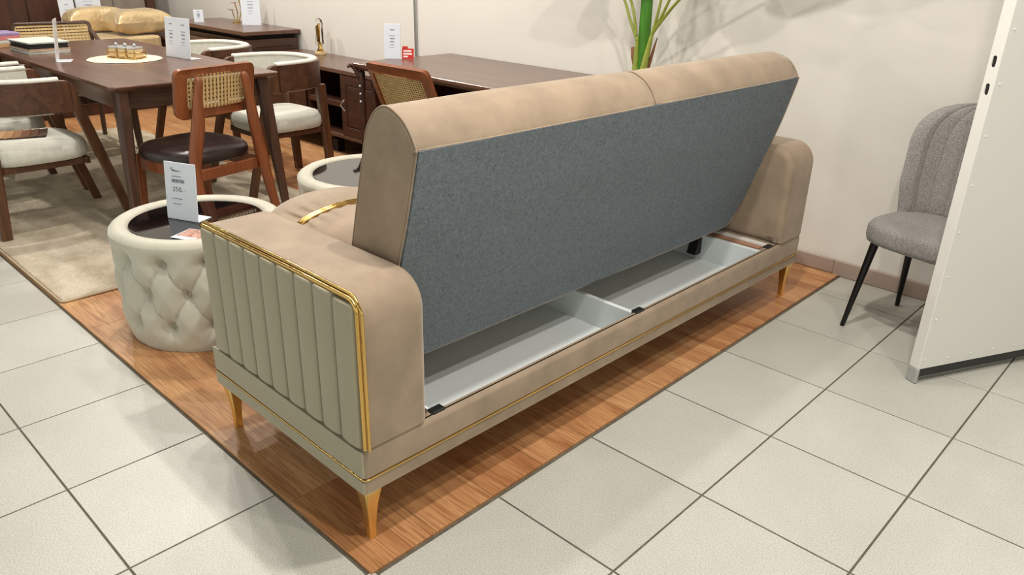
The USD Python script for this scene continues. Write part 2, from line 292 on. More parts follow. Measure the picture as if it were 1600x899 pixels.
# ------------------------------------------------------------------ the sofa bed (local x = -u: towards its seat; y along its length)
sofa = thing('sofa_bed', 'taupe velvet sofa bed with back tilted up over an open white storage box', 'sofa bed', (-.464, -.3671, 0), -.475)
SL, SD, BB, BT = 2.235, .735, .156, .283
body = loft(rrect(-SD, 0, 0, SL, .012, 4), [(BB, .006), (BB + .006, 0), (.196, .001), (.201, .004), (.206, .001), (BT - .016, 0), (BT - .010, .0012), (BT - .004, .005), (BT - .001, .010), (BT, .016)], 'xy')
body = cut(body, cbox(-.62, -.024, .22, 1.95, .165, .5, .001), cbox(-.62, -.03, 1.949, 2.03, .272, .5, .001))
obj('base', body, M['velvet'], sofa)
r_ = dense(rrect(-SD - .001, .001, -.001, SL + .001, .013, 4), .3)
obj('gold_piping', tube(np.c_[r_, np.full(len(r_),   .2015)], .0030, 6, closed=True), M['gold'], sofa, True, 'thin gold piping around the base')
def leg(cx, cy):
    pr = rrect(-1, 1, -1, 1, .36, 4); n = len(pr); V = []; F = []
    for z, h in ((ZW, .0098), (ZW + .002, .0104), (ZW + .03, .0108), (.075, .0130), (.105, .0165), (.130, .0205), (.147, .0240), (BB + .004, .0258)):
        V.append(np.c_[pr * h, np.full(n, z)])
    k = len(V); V = np.vstack(V + [np.array([[0, 0, ZW], [0, 0, BB + .004]])]); i = np.arange(n); i1 = (i + 1) % n
    for q in range(k - 1): F += [np.stack([q * n + i, q * n + i1, (q + 1) * n + i1], 1), np.stack([q * n + i, (q + 1) * n + i1, (q + 1) * n + i], 1)]
    F += [np.stack([i1, i, np.full(n, k * n)], 1), np.stack([(k - 1) * n + i, (k - 1) * n + i1, np.full(n, k * n + 1)], 1)]
    return T3(trimesh.Trimesh(V, np.vstack(F), process=False), (cx, cy, 0))
obj('cool_lit_end', loft(rrect(-SD + .004, -.004, BB + .004, .197, .004, 2), rlayers(-.0025, .004, .002, 2, 0), 'xz'), M['rib'], sofa, 40, 'added panel on the end of the base, tinted sage for cool light'); obj('cool_lit_end', loft(rrect(-SD + .004, -.004, .206, BT - .004, .004, 2), rlayers(-.0025, .004, .002, 2, 0), 'xz'), M['rib'], sofa, 40)  # added skin on the velvet base end, colour carries the cool light
for cx in (-.030, -SD + .034):
    for cy in (.030, SL - .034): obj('leg', leg(cx, cy), M['leggold'], sofa, 40, 'polished gold tapered leg')
ap = rrect(-.72, .002, BT - .004, .675, (.012, .010, .085, .07), 8)
ap = dense(ap, .05)
ap = np.array([(x, z - .018 * max(0, (-x - .25)) if z > .5 else z) for x, z in ap])
def armrest(y0, sgn, inset=0.):
    """sgn = 1: outer face at y0 and the arm reaching towards +y."""
    L = rlayers(0, .187, .004, 5, .030); L = [(y0 + sgn * a, o) for a, o in L]
    A = obj('armrest', loft(ap, L, 'xz'), M['velvet'], sofa, 40)
    w = (.70 - inset) / 9
    for k in range(9):
        x1 = -.008 - inset - k * w; x0 = x1 - w + .0004; ztop = .657 - inset * .7 - .018 * max(0, (-x0 - .25)); c = (x0 + x1) / 2; zt0 = ztop - (.006 if k == 0 else .0) 
        th = np.linspace(0, math.pi, 11); pr = np.c_[c + (x1 - x0) / 2 * np.cos(th), -.017 * np.sin(th) ** .42]
        pr = np.vstack([pr, [(x0, .012), (x1, .012)]]); pr[:, 1] = y0 + sgn * pr[:, 1]
        obj('channel', loft(pr, [(BT + .002, .006), (BT + .004, .002), (BT + .010, 0), (zt0 - .010, 0), (zt0 - .004, .0015), (zt0 - .001, .003), (zt0, .005)], 'xy'), M['rib'], A, 50, 'padded vertical channel of velvet, tinted sage for cool light' if k == 0 else None)
    path = [(-.001 - inset, y0 - sgn * .004, BT + .004), (-.001 - inset, y0 - sgn * .004, .60 - inset)] + [(-.031 - inset + .03 * math.cos(a), y0 - sgn * .004, .630 - inset * .7 + .03 * math.sin(a)) for a in np.radians(np.arange(0, 91, 15))] + [(-.25, y0 - sgn * .004, .660 - inset * .6), (-.705, y0 - sgn * .004, .652 - inset * .6)]
    obj('gold_trim', cat(tube(path, .0056, 8, upv=(0, 1, 0)), tube([(x + .010 * (i < 4), y + sgn * .005, z + .009 * (i > 3)) for i, (x, y, z) in enumerate(path)], .0040, 8, upv=(0, 1, 0))), M['gold'], A, True, 'double gold trim along the edge of the armrest')
armrest(.012, 1); armrest(SL - .012, -1, .04)
back = [(-.206, .36), (-.165, .50), (-.118, .65), (-.078, .78), (-.0405, .932), (-.0395, .943), (-.047, .960), (-.063, .984), (-.090, 1.008), (-.138, 1.026), (-.178, 1.012), (-.205, .982), (-.224, .943), (-.263, .804), (-.300, .666), (-.345, .50), (-.382, .37), (-.372, .335), (-.300, .318), (-.222, .322), (-.212, .336)]
bp = spline(back, 95, True)
YA, YB, YC = .206, 2.036, 1.115
BL = [(YA, .008), (YA + .001, .005), (YA + .004, .002), (YA + .012, -.001), (YA + .25, -.004)] + [(YC - d, o) for d, o in ((.2, -.004), (.05, -.002), (.02, -.001), (.008, .0005), (0, .0025))] + [(YC + d, o) for d, o in ((.008, .0005), (.02, -.001), (.05, -.002), (.2, -.004))] + [(YB - .25, -.004), (YB - .05, -.002), (YB - .02, .002), (YB - .008, .003), (YB - .002, .005), (YB, .007)]
bk = obj('backrest', loft(bp, BL, 'xz'), M['velvet'], sofa, 40)
zz = np.array([.330, .36, .50, .65, .78, .943]); xx = np.array([-.211, -.206, -.165, -.118, -.078, -.0400])
def gp(off):
    def f(u, v):
        z = .332 + (.9425 - .332) * v; x = np.interp(z, zz, xx)
        edge = np.minimum(np.minimum(u, 1 - u) * 1.85, np.minimum(v, 1 - v) * .6) / .05
        P = np.stack([x, .213 + 1.812 * u - .06 * (1 - v) ** 8 * (u > .9) * (u - .9) * 10, z], -1)
        wr = (.006 + .010 * np.clip(u - .45, 0, 1)) * (meshkit.fbm(np.stack([u * 9, v * 5 + u * 3, 0 * u], -1), 3, 5) - .5) + .004 * np.exp(-((v - .25 - .15 * np.sin(9 * u)) / .05) ** 2) * (meshkit.noise(np.stack([u * 14, v * 2, 0 * u + 3], -1), 2) - .4)
        P[..., 0] += off + wr * np.clip(edge, 0, 1) * (off > .003); return P
    return f
obj('backing_panel', grid_solid(gp(.0085), gp(-.004), 110, 40), M['gray'], bk, 60, 'slate grey backing cloth stretched over the rear of the backrest')
sp = [p for p in bp if p[1] > .93]; sp = np.array(sp)
obj('centre_seam', tube(np.c_[sp[:, 0], np.full(len(sp), YC), sp[:, 1]], .0022, 6, upv=(0, 1, 0)), M['velvet'], bk, True)
ew = bp[np.argsort(-bp[:, 1])]; 
bo = np.array([p for p in bp]); t_ = np.roll(bo, -1, 0) - np.roll(bo, 1, 0); t_ /= np.linalg.norm(t_, axis=1, keepdims=True)
obj('edge_piping', tube(np.c_[bp[:, 0], np.full(len(bp), YA + .004), bp[:, 1]], .0026, 6, closed=True, upv=(0, 1, 0)), M['velvet'], bk, True)
bc = bp.mean(0); be = bc + (bp - bc) * .975; be = np.array([p for p in be if p[0] > bc[0] + .02])
be = be[np.argsort(be[:, 1])]
obj('edge_piping', tube(np.c_[be[:, 0] + .006, np.full(len(be), YB - .001), be[:, 1]], .0036, 6, upv=(0, 1, 0)), M['velvet'], bk, True)
obj('seat_cushion', loft(rrect(-1.0, -.40, .215, 2.02, .04, 6), rlayers(.300, .445, .03, 5), 'xy'), M['velvet'], sofa, 40)
obj('storage_floor', cbox(-.617, -.0243, .223, 1.947, .1655, .172, .001), M['board'], sofa, False, 'white floor of the storage box')
obj('storage_wall', cbox(-.617, -.027, 1.928, 1.946, .172, .2755, .001), M['board'], sofa, False, 'white end wall of the storage box')
obj('storage_wall', cbox(-.617, -.027, .224, .242, .172, .2755, .001), M['board'], sofa, False, 'white end wall of the storage box')
obj('storage_wall', cbox(-.617, -.600, .242, 1.928, .172, .2755, .001), M['board'], sofa, False, 'white long wall of the storage box')
obj('storage_wall', cbox(-.041, -.0243, .242, 1.928, .172, .268, .001), M['board'], sofa, False, 'white long wall of the storage box')
obj('divider', cbox(-.599, -.042, 1.092, 1.110, .172, .272, .001), M['board'], sofa, False, 'white board dividing the storage box in two')
obj('wooden_ledge', cbox(-.60, -.05, 1.962, 1.992, .2725, .277, .001), M['chip'], sofa, False, 'raw wooden ledge beside the storage box')
obj('slide_rail', cbox(-.60, -.035, 1.996, 2.026, .2725, .283, .002), M['white'], sofa, False, 'white metal slide rail')
for y in (.240, 1.101, 1.985): obj('rubber_pad', cbox(-.036, -.010, y - .021, y + .021, BT - .008, BT + .006, .003), M['black'], sofa, False, 'small black plastic pad on the rear rail')
obj('hinge_bracket', cat(cbox(-.325, -.285, 1.90, 1.928, .195, .27, .003), hull([(-.325, 1.90, .195), (-.285, 1.90, .195), (-.325, 1.88, .2), (-.285, 1.88, .2), (-.325, 1.90, .26), (-.285, 1.90, .26)])), M['black'], sofa, False, 'black plastic corner bracket inside the storage box')

# cushion with a gold band on the seat
def band_cushion(u, v):
    s, a = 2 * u - 1, v * 2 * math.pi
    env = np.sqrt(np.maximum(1 - np.abs(s) ** 3.0, 0)) * (1 - .13 * np.exp(-(s / .16) ** 2))
    pl = 1 + .026 * np.sin(a * 30) * np.exp(-((np.abs(s) - .12) / .22) ** 2)
    return np.stack([.29 * s, .25 * env * pl * np.cos(a), .091 * env * pl * np.sin(a)], -1)
def closed_uv(fn, nu, nv):
    u, v = np.meshgrid(np.linspace(0, 1, nu + 1), np.arange(nv) / nv, indexing='ij'); V = fn(u, v).reshape(-1, 3); i, j = np.meshgrid(np.arange(nu), np.arange(nv), indexing='ij')
    a, b, c_, d = (i * nv + j).ravel(), (i * nv + (j + 1) % nv).ravel(), ((i + 1) * nv + (j + 1) % nv).ravel(), ((i + 1) * nv + j).ravel()
    m = trimesh.Trimesh(V, np.vstack([np.stack([a, b, c_], 1), np.stack([a, c_, d], 1)]), process=False)
    if m.volume < 0: m.invert()
    return m
cu = thing('throw_cushion', 'beige velvet cushion cinched by a gold band on the seat by the nearer armrest', 'cushion', (-.464 - .70, -.3671 + .50, .537), -6)
cb = obj('cushion_cover', closed_uv(band_cushion, 60, 200), M['velvet'], cu, True)
aa = np.linspace(0, 2 * math.pi, 72, endpoint=False)
obj('gold_band', cat(*[tube(np.c_[.0075 * k + .002 * np.sin(aa * 30), .2225 * np.cos(aa), .083 * np.sin(aa)], .0058, 6, closed=True, upv=(1, 0, 0)) for k in (-1, 1)]), M['gold'], cu, True, 'twisted gold band')

# ------------------------------------------------------------------ tufted round tables
def tufted(R=.305, Hh=.42):
    n, m = 336, 84; th = np.arange(n) * 2 * math.pi / n; z = np.linspace(.0, 1, m + 1)
    zz = np.minimum(z, 1) * (Hh - .02)
    A, Zg = np.meshgrid(th, zz, indexing='xy')
    p = 12; a, b = A / (2 * math.pi) * p + (Zg - .095) / .244, A / (2 * math.pi) * p - (Zg - .095) / .244
    puff = (np.abs(np.sin(math.pi * a)) * np.abs(np.sin(math.pi * b)))
    inz = np.clip((Zg - .02) / .07, 0, 1) * np.clip((.385 - Zg) / .05, 0, 1)
    pleat = np.abs(np.sin(math.pi * (A / (2 * math.pi) * p + .5 * 0)))
    body_ = puff ** .26
    v = inz * body_ + (1 - inz) * (.55 + .45 * pleat ** .4)
    env = 1 - .10 * np.clip((.16 - Zg) / .16, 0, 1) ** 2.2 - .02 * np.clip((Zg - .3) / .1, 0, 1)
    da, db = np.abs(a - np.round(a)), np.abs(b - np.round(b)); dd = np.sqrt(((da + db) / p * math.pi * R * .9) ** 2 + ((da - db) * .122) ** 2)
    r = R * env - .026 * (1 - v) * (.35 + .65 * inz) - .024 * np.exp(-(dd / .017) ** 2) * inz - .016 * np.exp(-(dd / .050) ** 2) * inz
    V = [np.stack([r * np.cos(A), r * np.sin(A), Zg], -1)]
    for rr, zz_ in ((R - .014, Hh - .010), (R - .024, Hh - .003), (R - .038, Hh), (R - .060, Hh - .003), (R - .072, Hh - .012), (R - .074, Hh - .03)):
        pl = 1 - .006 * (1 - np.abs(np.sin(th * 6)) ** .3)
        V.append(np.stack([rr * pl * np.cos(th), rr * pl * np.sin(th), np.full(n, zz_)], -1)[None])
    V = np.vstack(V); k = len(V); V = V.reshape(-1, 3); i = np.arange(n); i1 = (i + 1) % n; F = []
    for s in range(k - 1): F += [np.stack([s * n + i, s * n + i1, (s + 1) * n + i1], 1), np.stack([s * n + i, (s + 1) * n + i1, (s + 1) * n + i], 1)]
    c0 = len(V); V = np.vstack([V, [(0, 0, 0)], [(0, 0, Hh - .03)]]); F += [np.stack([i1, i, np.full(n, c0)], 1), np.stack([(k - 1) * n + i, (k - 1) * n + i1, np.full(n, c0 + 1)], 1)]
    return trimesh.Trimesh(V, np.vstack(F), process=False)
def pouf(label, loc, rz, R):
    t = thing('tufted_table', label, 'coffee table', loc, rz, None)
    obj('tufted_side', tufted(R), M['cream'], t, True)
    obj('glass_top', lathe([(0, .399), (R - .075, .399), (R - .0735, .4005), (R - .0735, .407), (R - .0755, .409), (0, .409)], 96), M['glass'], t, 30, 'black glass top set inside the rim')
    for row, z in enumerate((.095, .217, .339)):
        for k in range(12):
            a = 2 * math.pi * (k + .5 * (row % 2)) / 12; rr = R - .058 - .10 * R * max(0, (.16 - z) / .16) ** 2.2
            obj('button', T3(trimesh.creation.icosphere(1, .007), (rr * math.cos(a), rr * math.sin(a), z)), M['cream'], t, True)
    return t
P1 = (-1.915, -.040); P2 = (-2.03, .84)
pouf('cream button-tufted round table with a black glass top, price card standing on it', (*P1, ZW), 8, .308)
pouf('cream round padded table with a black glass top, mostly hidden behind the sofa back', (*P2, ZW), 3, .34)

def price_card(loc, rz, label, w=.14, h=.21, text=None, group=None, lean=6, foot=.07):
    """An L-shaped acrylic stand with a printed sheet; it faces local -y, its foot runs back to +y."""
    t = thing('price_card', label, 'price card', loc, rz, group)
    R = RX(-lean)
    obj('stand', cat(T3(cbox(-w / 2, w / 2, 0, .003, .0, h, .0008), (0, 0, .001), R), cbox(-w / 2, w / 2, 0, foot, .0, .0025, .0008)), M['acrylic'], t, False)
    obj('sheet', T3(cbox(-w / 2 + .001, w / 2 - .001, -.0012, 0, .003, h - .001, .0003), (0, 0, .001), R), M['paper'], t, False)
    def bar(x0, x1, z, s): return T3(cbox(x0, x1, -.0020, -.0012, z, z + s, .0001), (0, 0, .001), R)
    def words(s, hgt, x, z, bold=False):
        m = meshkit.text_mesh(s, hgt, .0006, bold); m = T3(m, (0, 0, 0), RX(90)); m.apply_translation((x, -.0013, z)); return T3(m, (0, 0, .001), R)
    if text:
        a, b = text
        sq = [( -.034, .184), (-.031, .190), (-.029, .181), (-.026, .178), (-.023, .184), (-.021, .178), (-.018, .181), (-.015, .1775), (-.012, .181), (-.009, .178), (-.006, .1805), (0, .179), (.010, .1795)]
        obj('logo', T3(tube([(x - .004, -.0016, z) for x, z in spline(sq, 60)], .0011, 5, upv=(0, 1, 0)), (0, 0, .001), R), M['ink'], t, True, 'small handwritten style logo')
        obj('lettering', words(a, .0115, -.038, .137, True), M['ink'], t, False, a + ' in capitals'); obj('lettering', words(b, .0155, -.036, .105), M['ink'], t, False, 'the price ' + b)
        obj('fine_print', cat(*[bar(x0, x1, z, .0018) for x0, x1, z in ((-.036, .006, .158), (-.040, .006, .077), (-.036, 0, .058))]), M['ink'], t, False, kind='stuff')
    else:
        k = w / .14
        obj('fine_print', cat(bar(-.018 * k, .018 * k, h * .82, .006), bar(-.026 * k, .026 * k, h * .66, .003), bar(-.02 * k, .02 * k, h * .57, .008), bar(-.018 * k, .018 * k, h * .48, .007), bar(-.02 * k, .014 * k, h * .40, .003), bar(-.024 * k, .016 * k, h * .33, .002)), M['pale_ink'], t, False, kind='stuff')
    return t
price_card((-1.930, -.088, ZW + .410), 23, 'white price card reading BERFIN 250 on the black glass of the tufted table', text=('BERFIN', '250.-'))
fy = thing('flyer', 'glossy colour flyer lying on the black glass beside the price card', 'flyer', (-1.735, -.125, ZW + .4105), 25)
obj('sheet', cbox(-.075, .075, -.05, .05, 0, .0015, .0003), M['paper'], fy, False); obj('picture', cbox(-.070, .070, -.026, .048, .0013, .0019, .0001), M['flyer'], fy, False, 'printed photo in pinks and browns')

# ------------------------------------------------------------------ rug and dining table
ZR = ZW + .0125
rg = thing('rug', 'worn beige patterned rug under the dining table', 'rug', (0, 0, 0))
obj('pile', cbox(-5.6, -2.455, -.400, 1.13, ZW, ZW + .0105, .003), M['rug'], rg, False)
rp = dense(rrect(-5.606, -2.449, -.406, 1.136, .02, 4), .4)
obj('binding', tube(np.c_[rp, np.full(len(rp), ZW + .0056)], .0055, 6, closed=True), M['rugedge'], rg, True, 'pale bound edge')
tb = thing('dining_table', 'long dark walnut dining table with splayed tapered legs', 'table', (-3.87, .495, 0))
hx, hy, tz = .985, .420, .755
obj('tabletop', loft(rrect(-hx, hx, -hy, hy, .03, 6), [(tz - .030, .030), (tz - .018, .008), (tz - .010, .001), (tz - .005, 0), (tz - .001, .003), (tz, .006)], 'xy'), M['walnut'], tb, 30)
for s in (-1, 1):
    obj('apron', cbox(-hx + .09, hx - .09, s * (hy - .075) - .011, s * (hy - .075) + .011, tz - .12, tz - .03), M['walnut'], tb, False)
    obj('apron', cbox(s * (hx - .09) - .011, s * (hx - .09) + .011, -hy + .087, hy - .087, tz - .12, tz - .03), M['walnuty'], tb, False)
for sx in (-1, 1):
    for sy in (-1, 1):
        obj('leg', frust((sx * (hx - .075), sy * (hy - .07), tz - .028), (sx * (hx - .025), sy * (hy - .02), ZR), (.066, .062), (.036, .036)), M['walnutz'], tb, False)
pm = thing('placemat', 'round pale gold placemat in the middle of the dining table', 'placemat', (-3.79, .50, tz))
obj('woven_disc', lathe([(0, 0), (.185, 0), (.19, .002), (.185, .004), (0, .004)], 64), M['mat_'], pm, 30)
jt = thing('jar_tray', 'gold wire tray holding glass spice jars on the round placemat', 'tray', (-3.80, .515, tz + .004), 28)
obj('wire_frame', cat(*[tube([(-.09, -.042, z), (.09, -.042, z), (.09, .042, z), (-.09, .042, z)], .0028, 6, closed=True) for z in (.006, .032)], *[tube([(x, y, .0), (x, y, .05)], .0028, 6) for x in (-.09, -.03, .03, .09) for y in (-.042, .042)]), M['gold'], jt, True)
for k in range(3):
    x = -.06 + .06 * k
    obj('jar', loft(rrect(x - .027, x + .027, -.037, .037, .008, 3), rlayers(.004, .052, .004, 2), 'xy'), M['satin'], jt, 40)
    obj('lid', cat(loft(rrect(x - .028, x + .028, -.038, .038, .008, 3), rlayers(.052, .062, .003, 2), 'xy'), T3(trimesh.creation.icosphere(2, .010), (x, 0, .070))), M['alu'], jt, 40, 'silver lid with a ball knob')
price_card((-3.725, .735, tz), 10, 'left white price card of the touching pair on the dining table', .112, .215)
price_card((-3.612, .752, tz), 10, 'right white price card of the touching pair on the dining table', .112, .215)
price_card((-3.905, .195, tz), -25, 'price card seen from its blank edge near the long side of the dining table', .11, .215)
# sample folders at the far left corner of the table
for k, (nm, mt, sz, z, dx, rz, lab) in enumerate((('sample_folder', 'ivory', (.30, .22, .012), 0, 0, 32, 'lowest pale folder of the sample stack on the far end of the dining table'), ('sample_folder', 'tan', (.30, .22, .014), .0125, .0, 34, 'tan edged folder second from the bottom of the sample stack'), ('sample_folder', 'dark', (.29, .21, .026), .027, .0, 33, 'thick black swatch folder in the sample stack on the table'), ('sample_folder', 'ivory', (.31, .22, .008), .0535, -.01, 35, 'topmost grey-green folder lying on the sample stack'))):
    t = thing(nm, lab, 'folder', (-4.405 + dx, .265, tz + z), rz - 30)
    obj('cover', cbox(-sz[0] / 2, sz[0] / 2, -sz[1] / 2, sz[1] / 2, 0, sz[2] * .3, .001), M[mt], t, False); obj('cover', cbox(-sz[0] / 2, sz[0] / 2, -sz[1] / 2, sz[1] / 2, sz[2] * .7, sz[2], .001), M[mt], t, False)
    obj('pages', cbox(-sz[0] / 2 + .004, sz[0] / 2 - .004, -sz[1] / 2 + .004, sz[1] / 2 - .004, sz[2] * .3, sz[2] * .7, .0005), M['black' if mt == 'dark' else 'paper'], t, False)
for k, (mt, lab, z) in enumerate((('tan', 'tan fabric book under the pink one at the left picture edge', 0), ('pink', 'pink and purple fabric sample book at the left picture edge', .042))):
    t = thing('sample_book', lab, 'sample book', (-4.755, .165, tz + z), 8)
    obj('cover', cbox(-.085, .085, -.075, .075, 0, .024, .002), M[mt], t, False)
    obj('cover', cbox(-.085, .085, -.075, .075, .024, .041, .002), M['purple' if mt == 'pink' else 'ivory'], t, False)

# ------------------------------------------------------------------ chairs
def ucurve(w, yf, yb, n=28, p=2.6):
    """Plan of a tub back: from (w, yf) round the back at yb to (-w, yf)."""
    P = []
    for i in range(n + 1):
        a = math.pi * i / n; c_, s = math.cos(a), math.sin(a)
        P.append((w * np.sign(c_) * abs(c_) ** (2 / p), yf - (yf - yb) * abs(s) ** (2 / p)))
    return np.array(P)
SW = .243
def tub_chair(label, loc, rz):
    t = thing('tub_armchair', label, 'armchair', loc, rz, None)
    c = ucurve(.25, .13, -.22); tg = np.gradient(c, axis=0); tg /= np.linalg.norm(tg, axis=1, keepdims=True); nr = np.stack([tg[:, 1], -tg[:, 0]], 1)
    if np.dot(nr[14], [0, -1]) < 0: nr = -nr
    def strip(o0, o1, z0, z1, i0=0, i1=29, n=1):
        def f(o): return lambda u, v: np.stack([np.interp(u * 28, np.arange(29), c[:, 0] + nr[:, 0] * o), np.interp(u * 28, np.arange(29), c[:, 1] + nr[:, 1] * o), z0 + (z1 - z0) * v], -1)
        return grid_solid(f(o0), f(o1), 28, n)
    obj('back_board', strip(.0, .022, .600, .742), M['armx'], t, 40)
    pad = [(q[0] - nr[i][0] * .010, q[1] - nr[i][1] * .010) for i, q in enumerate(c)]
    obj('back_pad', strip(-.026, -.0005, .590, .742), M['seat'], t, 50, 'cream padding inside the curved back')
    obj('back_roll', tube(np.c_[np.array(pad) , np.full(29, .745)], .019, 10, flat=(1.15, .75)), M['seat'], t, True, 'cream rolled top edge of the back')
    for s in (-1, 1):
        lg = rrect(0, 1, 0, 1, .1, 2); arc = [(.150 + .045 * math.sin(q) - .0, .690 + .052 * math.cos(q)) for q in np.linspace(0, 1.1, 6)]
        out_ = np.array([(.085, .742)] + arc + [(.375, ZR), (.335, ZR), (.170, .60), (.155, .592), (.085, .592)])
        obj('leg', loft(out_[::-1], [(s * SW - .0145, .002), (s * SW - .0125, 0), (s * SW + .0145, 0), (s * SW + .0165, .002)], 'yz'), M['arm'], t, 30, 'slanted front leg running down from the arm')
        obj('leg', frust((s * .180, -.180, .605), (s * .19, -.215, ZR), (.052, .056), (.036, .046)), M['arm'], t, False)
        obj('seat_rail', cbox(s * .180 - .010, s * .180 + .010, -.163, .193, .325, .358), M['armx'], t, False)
    obj('seat_frame', cbox(-.198, .198, .195, .220, .325, .358), M['armx'], t, False); obj('seat_frame', cbox(-.198, .198, -.19, -.165, .325, .358), M['armx'], t, False)
    sq = np.array([(.226 * np.sign(math.cos(a)) * abs(math.cos(a)) ** .55, .015 + .235 * np.sign(math.sin(a)) * abs(math.sin(a)) ** .6) for a in np.linspace(0, 2 * math.pi, 56, endpoint=False)])
    obj('seat', loft(sq, [(.356, .03), (.362, .012), (.390, 0), (.426, .004), (.444, .020), (.453, .05), (.457, .10)], 'xy'), M['seat'], t, 50, 'cream upholstered seat')
    return t
tub_chair('walnut tub armchair with cream seat nearest the front, wood swatches fanned on its seat', (-3.555, -.13, 0), 0)
c0 = stage.GetPrimAtPath('/World/tub_armchair')
dup(c0, (-4.22, -.12, 0), 4, 'walnut tub armchair half hidden behind the one holding the wood swatches')
dup(c0, (-3.43, 1.20, 0), 180, 'walnut tub armchair with cream rolled back, nearest the open media cabinet')
dup(c0, (-4.25, 1.22, 0), 181, 'walnut tub armchair on the wall side of the table, in front of the tall sideboard')
def cane_panel(w, h, nx, nz, sw=.0058):
    ms = [cbox(-w / 2 + (i + .5) * w / nx - sw / 2, -w / 2 + (i + .5) * w / nx + sw / 2, -.0012, .0012, 0, h, .0004) for i in range(nx)] + [cbox(-w / 2, w / 2, -.0013, .0011, (j + .5) * h / nz - sw / 2, (j + .5) * h / nz + sw / 2, .0004) for j in range(nz)]
    return cat(*ms)
def bend(m, k):
    """Curves a back panel (x across) so that its sides come forward (+y)."""
    m = m.copy(); v = np.array(m.vertices); v[:, 1] += k * v[:, 0] ** 2; m.vertices = v; return m
def cane_chair(label, loc, rz, wood_m, seat_m, W=.44, H0=.545, H1=.855, fr=(.055, .055, .050, .075), y=-.215, lean=9, nx=15, nz=10, sw=.0058, style='upright', dz=0., posts=True, zf=ZR):
    t = thing('cane_chair', label, 'chair', loc, rz, None)
    h = H1 - H0; R = RX(lean)
    def place(m): return T3(m, (0, y, H0), R)
    outer = dense(rrect(-W / 2, W / 2, 0, h, .035, 6), .03); iw0, iw1, iz0, iz1 = -W / 2 + fr[0], W / 2 - fr[1], fr[3], h - fr[2]
    ring = Polygon(outer).difference(Polygon(rrect(iw0, iw1, iz0, iz1, .02, 5)))
    fm = trimesh.creation.extrude_polygon(ring, .022, engine='earcut'); fm.apply_translation((0, 0, -.011)); fm = T3(fm, (0, 0, 0), RX(90))
    fm = fm.subdivide_to_size(.045, max_iter=6) if False else fm
    obj('back_frame', place(bend(fm, .55)), wood_m, t, 30)
    cp = T3(cane_panel(iw1 - iw0 + .006, iz1 - iz0 + .006, nx, nz, sw), (0, 0, iz0 - .003)); cp = cp.subdivide() if False else cp
    segs = []
    for i in range(1): segs.append(cp)
    obj('cane_panel', place(bend(T3(cp, (0, .002, 0)), .55)), M['cane'], t, False, 'woven cane panel', kind='stuff')
    for s in (-1, 1):
        if style == 'upright':
            x = s * .118
            top = np.array([x, y - .03 - (h - .03) * math.sin(math.radians(lean)) + .008, H1 - .035]); mid = np.array([s * .15, y - .045, H0 - .02]); seatp = np.array([s * .185, y - .035, .42]); foot = np.array([s * .205, y - .125, zf + .0035])
            P = spline([top, (top + mid) / 2 + (s * .004, 0, 0), mid, seatp, (seatp + foot) / 2 + (0, .006, 0), foot], 30); rr = np.interp(np.linspace(0, 1, len(P)), (0, .04, .15, .45, .6, 1), (.010, .0165, .0185, .027, .026, .016))
            obj('leg', tube(P, rr, 10, flat=(.95, 1.15)), wood_m, t, True, 'rear upright that runs from the back rest down to the floor')
        else:
            obj('leg', frust((s * (W / 2 - .02), y - .02, H0 + .03), (s * (W / 2 - .01), y - .09, zf), (.036, .046), (.026, .03)), wood_m, t, False)
            if posts: obj('arm_post', frust((s * (W / 2 - .012), y + .01, H1 - .06), (s * (W / 2 + .0), y + .30, .60), (.026, .04), (.026, .034)), wood_m, t, False)
        obj('leg', frust((s * .175, .185, .40 + dz), (s * .190, .205, zf), (.042, .042), (.026, .026)), wood_m, t, False)
        obj('side_rail', frust((s * .185, y - .04, .355), (s * .178, .18, .355), (.02, .02), (.02, .02)) if False else cat(hull([(s * .176 + d, yy, z) for d in (-.011, .011) for yy in (y - .045, .19) for z in (.335 + dz, .395 + dz)])), wood_m, t, False)
    obj('cross_rail', cbox(-.164, .164, .172, .194, .335 + dz, .395 + dz), wood_m, t, False); obj('cross_rail', cbox(-.164, .164, y - .03, y - .008, .335 + dz, .385 + dz), wood_m, t, False)
    sq = np.array([(.225 * np.sign(math.cos(a)) * abs(math.cos(a)) ** .72, .005 + .225 * np.sign(math.sin(a)) * abs(math.sin(a)) ** .72) for a in np.linspace(0, 2 * math.pi, 56, endpoint=False)])
    obj('seat', loft(sq, [(.395 + dz, .016), (.401 + dz, .004), (.418 + dz, 0), (.438 + dz, .004), (.452 + dz, .018), (.460 + dz, .045), (.464 + dz, .09)], 'xy'), seat_m, t, 50)
    return t
cane_chair('cherry wood dining chair with cane back and dark leather seat at the near table end', (-2.835, .395, 0), 101, M['cherry'], M['leather'], W=.42, H0=.632, H1=.852, fr=(.05, .05, .030, .042), nx=17, nz=8, sw=.0108, dz=.022)
cane_chair('dark framed wide cane back chair at the far end of the dining table', (-5.12, .63, 0), -90, M['walnutz'], M['seat'], W=.50, H0=.50, H1=.835, fr=(.018, .018, .020, .04), style='arm', nx=22, nz=14, sw=.0125, y=-.20)
cane_chair('reddish cane back desk chair facing the dark desk, behind the sofa back', (-2.31, 1.43, 0), 2, M['cherry'], M['seat'], W=.455, H0=.48, H1=.845, fr=(.042, .042, .048, .05), style='arm', nx=26, nz=22, y=-.11, lean=23, posts=False, zf=ZW)
sw = thing('wood_swatches', 'fan of small wood colour swatches on the cream seat of the front armchair', 'swatches', (-3.575, -.125, .4585), -20)
